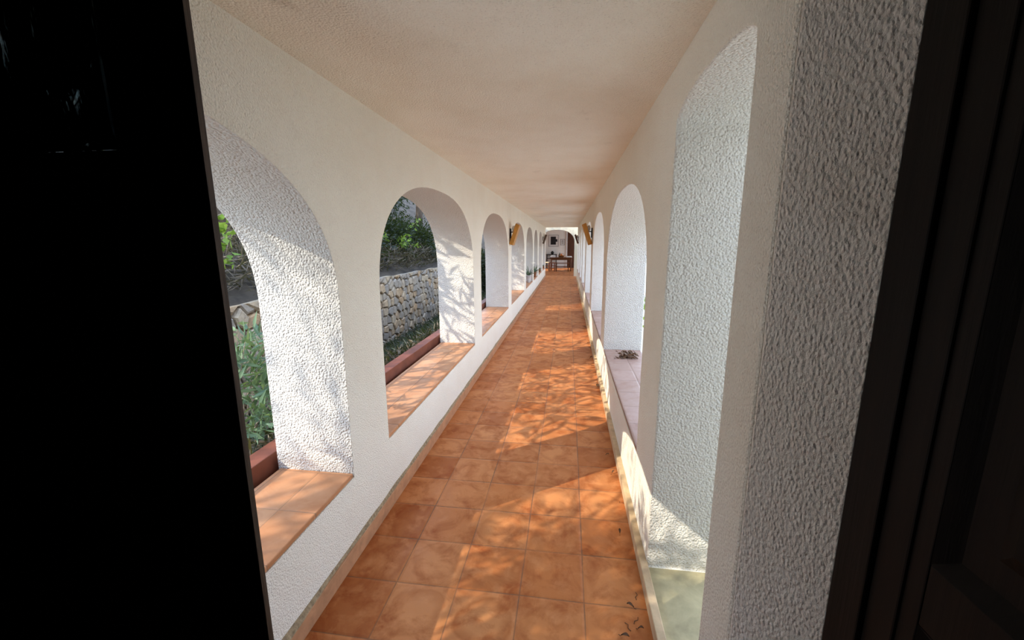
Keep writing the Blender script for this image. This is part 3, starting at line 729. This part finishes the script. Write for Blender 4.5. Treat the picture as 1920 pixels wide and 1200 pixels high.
# fallen leaves along the right skirting
spots = [(.29, 1.50), (.315, 1.40), (.25, 1.36), (.30, 1.95), (.33, 2.20), (.325, 2.52), (.31, 2.75), (.34, 4.2), (.33, 4.9), (.34, 5.8), (.33, 6.5), (.32, 7.3), (.31, 8.1), (.30, 9.6), (.33, 10.7), (.29, 11.4), (.32, 12.2), (.34, 6.1), (.335, 5.3)]
for i, (x, y) in enumerate(spots):
    n = 5 if y > 4 else 3
    bm = bmesh.new(); s = random.uniform(.013, .022) if y < 4 else random.uniform(.026, .045); L = []
    for k2 in range(7):
        t2 = k2/6; w = s*.42*math.sin(PI*min(max(t2, .02), .98)); zc = .004 + .010*math.sin(t2*PI*.9) + .010*t2*t2
        L.append([bm.verts.new((t2*s*1.6-.8*s, -w, zc+.006)), bm.verts.new((t2*s*1.6-.8*s, 0, zc)), bm.verts.new((t2*s*1.6-.8*s, w, zc+.005))])
    for a, b3 in zip(L, L[1:]):
        for k2 in range(2): bm.faces.new((a[k2], a[k2+1], b3[k2+1], b3[k2]))
    tube(bm, [(-.8*s, 0, .003), (-1.3*s, .1*s, .002)], .0012, 4)
    o = from_bm('dry_leaf', bm, M['dry']); o.location = (x, y, 0); o.rotation_euler = (0, 0, random.uniform(0, 6))
    tag(o, 'brown fallen leaf curled on the floor tiles along the right skirting', 'leaf', 'dry leaves along the right skirting')
for i, (x, y, rz) in enumerate([(.305, 1.44, .9), (.27, 1.41, 2.0), (.325, 1.56, 1.4)]):
    bm = bmesh.new(); tube(bm, [(-.018, 0, .002), (-.006, .005, .003), (.007, -.003, .004), (.02, .004, .003)], .0014, 5)
    o = from_bm('twig', bm, M['dry'], None, True); o.location = (x, y, 0); o.rotation_euler = (0, 0, rz)
    tag(o, 'tiny dark dry twig on the floor tiles beside the doorway threshold', 'twig', 'twigs on the floor by the threshold')

# potted plants on far left sills
def potted(loc, r, h, nl, ll, label, mat):
    e = empty('potted_plant', loc); tag(e, label, 'potted plant')
    bm = bmesh.new(); lathe(bm, [(r*.7, 0), (r*.85, h*.4), (r, h*.9), (r*1.08, h*.92), (r*1.08, h), (r*.9, h), (r*.88, h*.9), (.01, h*.88)], 18)
    from_bm('pot', bm, mat, e, True)
    bm = bmesh.new()
    for i in range(nl):
        a = 2*PI*i/nl*2.4; el = random.uniform(.5, 1.35); L = ll*random.uniform(.7, 1.1)
        d = Vector((math.cos(a)*math.cos(el), math.sin(a)*math.cos(el), math.sin(el))); s = Vector((-math.sin(a), math.cos(a), 0))
        prev = None
        for k2 in range(7):
            t2 = k2/6; c = Vector((0, 0, h*.9)) + d*L*t2 - Vector((0, 0, 1))*L*.35*t2*t2; w = .016*(1-t2)**.7+.0008
            cur = [bm.verts.new(c-s*w+Vector((0, 0, w*.5))), bm.verts.new(c), bm.verts.new(c+s*w+Vector((0, 0, w*.5)))]
            if prev:
                for q in range(2): bm.faces.new((prev[q], prev[q+1], cur[q+1], cur[q]))
            prev = cur
    from_bm('foliage', bm, M['leaf_pot'], e, True)
potted((-1.065, 11.2, ZL), .068, .20, 26, .46, 'spiky plant in a white pot on the fifth left sill', M['ceramic'])
potted((-1.05, 13.05, ZL), .055, .16, 22, .44, 'spiky plant in a clay pot on the sixth left sill', M['clay'])
potted((-1.045, 15.3, ZL), .05, .10, 14, .14, 'small potted plant on the seventh left sill', M['clay'])
potted((-1.045, 17.45, ZL), .05, .10, 14, .14, 'small potted plant on the last left sill', M['clay'])

# ------------------------------------------------------------------ light
SUN_K, SKY_K, EXPO = 2.5, 1.9, 1.22
d = Vector((1, .72, -.845)).normalized()
sl = bpy.data.lights.new('sun', 'SUN'); sl.energy = SUN_K; sl.angle = math.radians(.27); sl.color = (1, .92, .78)
so = bpy.data.objects.new('sun', sl); C.objects.link(so); so.rotation_euler = (-d).to_track_quat('Z', 'Y').to_euler(); so.location = (-12, -8, 12)
w = bpy.data.worlds.new('sky'); bpy.context.scene.world = w; w.use_nodes = True
nt = w.node_tree; nt.nodes.clear()
tc = nt.nodes.new('ShaderNodeTexCoord'); sx = nt.nodes.new('ShaderNodeSeparateXYZ'); nt.links.new(tc.outputs['Generated'], sx.inputs[0])
cr = nt.nodes.new('ShaderNodeValToRGB'); nt.links.new(sx.outputs[2], cr.inputs[0]); e = cr.color_ramp.elements
e[0].position = 0.0; e[0].color = (.80, .90, 1.02, 1); e[1].position = .75; e[1].color = (.46, .62, .95, 1)
bg = nt.nodes.new('ShaderNodeBackground'); bg.inputs[1].default_value = SKY_K; nt.links.new(cr.outputs[0], bg.inputs[0])
wo = nt.nodes.new('ShaderNodeOutputWorld'); nt.links.new(bg.outputs[0], wo.inputs[0])

# ------------------------------------------------------------------ camera
cd = bpy.data.cameras.new('camera'); co = bpy.data.objects.new('camera', cd); C.objects.link(co)
cd.sensor_fit = 'HORIZONTAL'; cd.sensor_width = 36; cd.lens = 763.39/1920*36; cd.clip_start = .02; cd.clip_end = 300
r = Vector((.99084201, .13499946, -.00269222)); u = Vector((-.02248571, .18463052, .98255074)); f = Vector((-.13314089, .97349202, -.18597523))
co.matrix_world = Matrix(((r.x, u.x, -f.x, 0), (r.y, u.y, -f.y, 0), (r.z, u.z, -f.z, 1.5), (0, 0, 0, 1)))
S = bpy.context.scene; S.camera = co
S.view_settings.view_transform = 'Standard'; S.view_settings.look = 'None'; S.view_settings.gamma = 1; S.view_settings.use_curve_mapping = False
S.view_settings.exposure = EXPO
S.cycles.max_bounces = 12; S.cycles.diffuse_bounces = 8; S.cycles.use_denoising = True
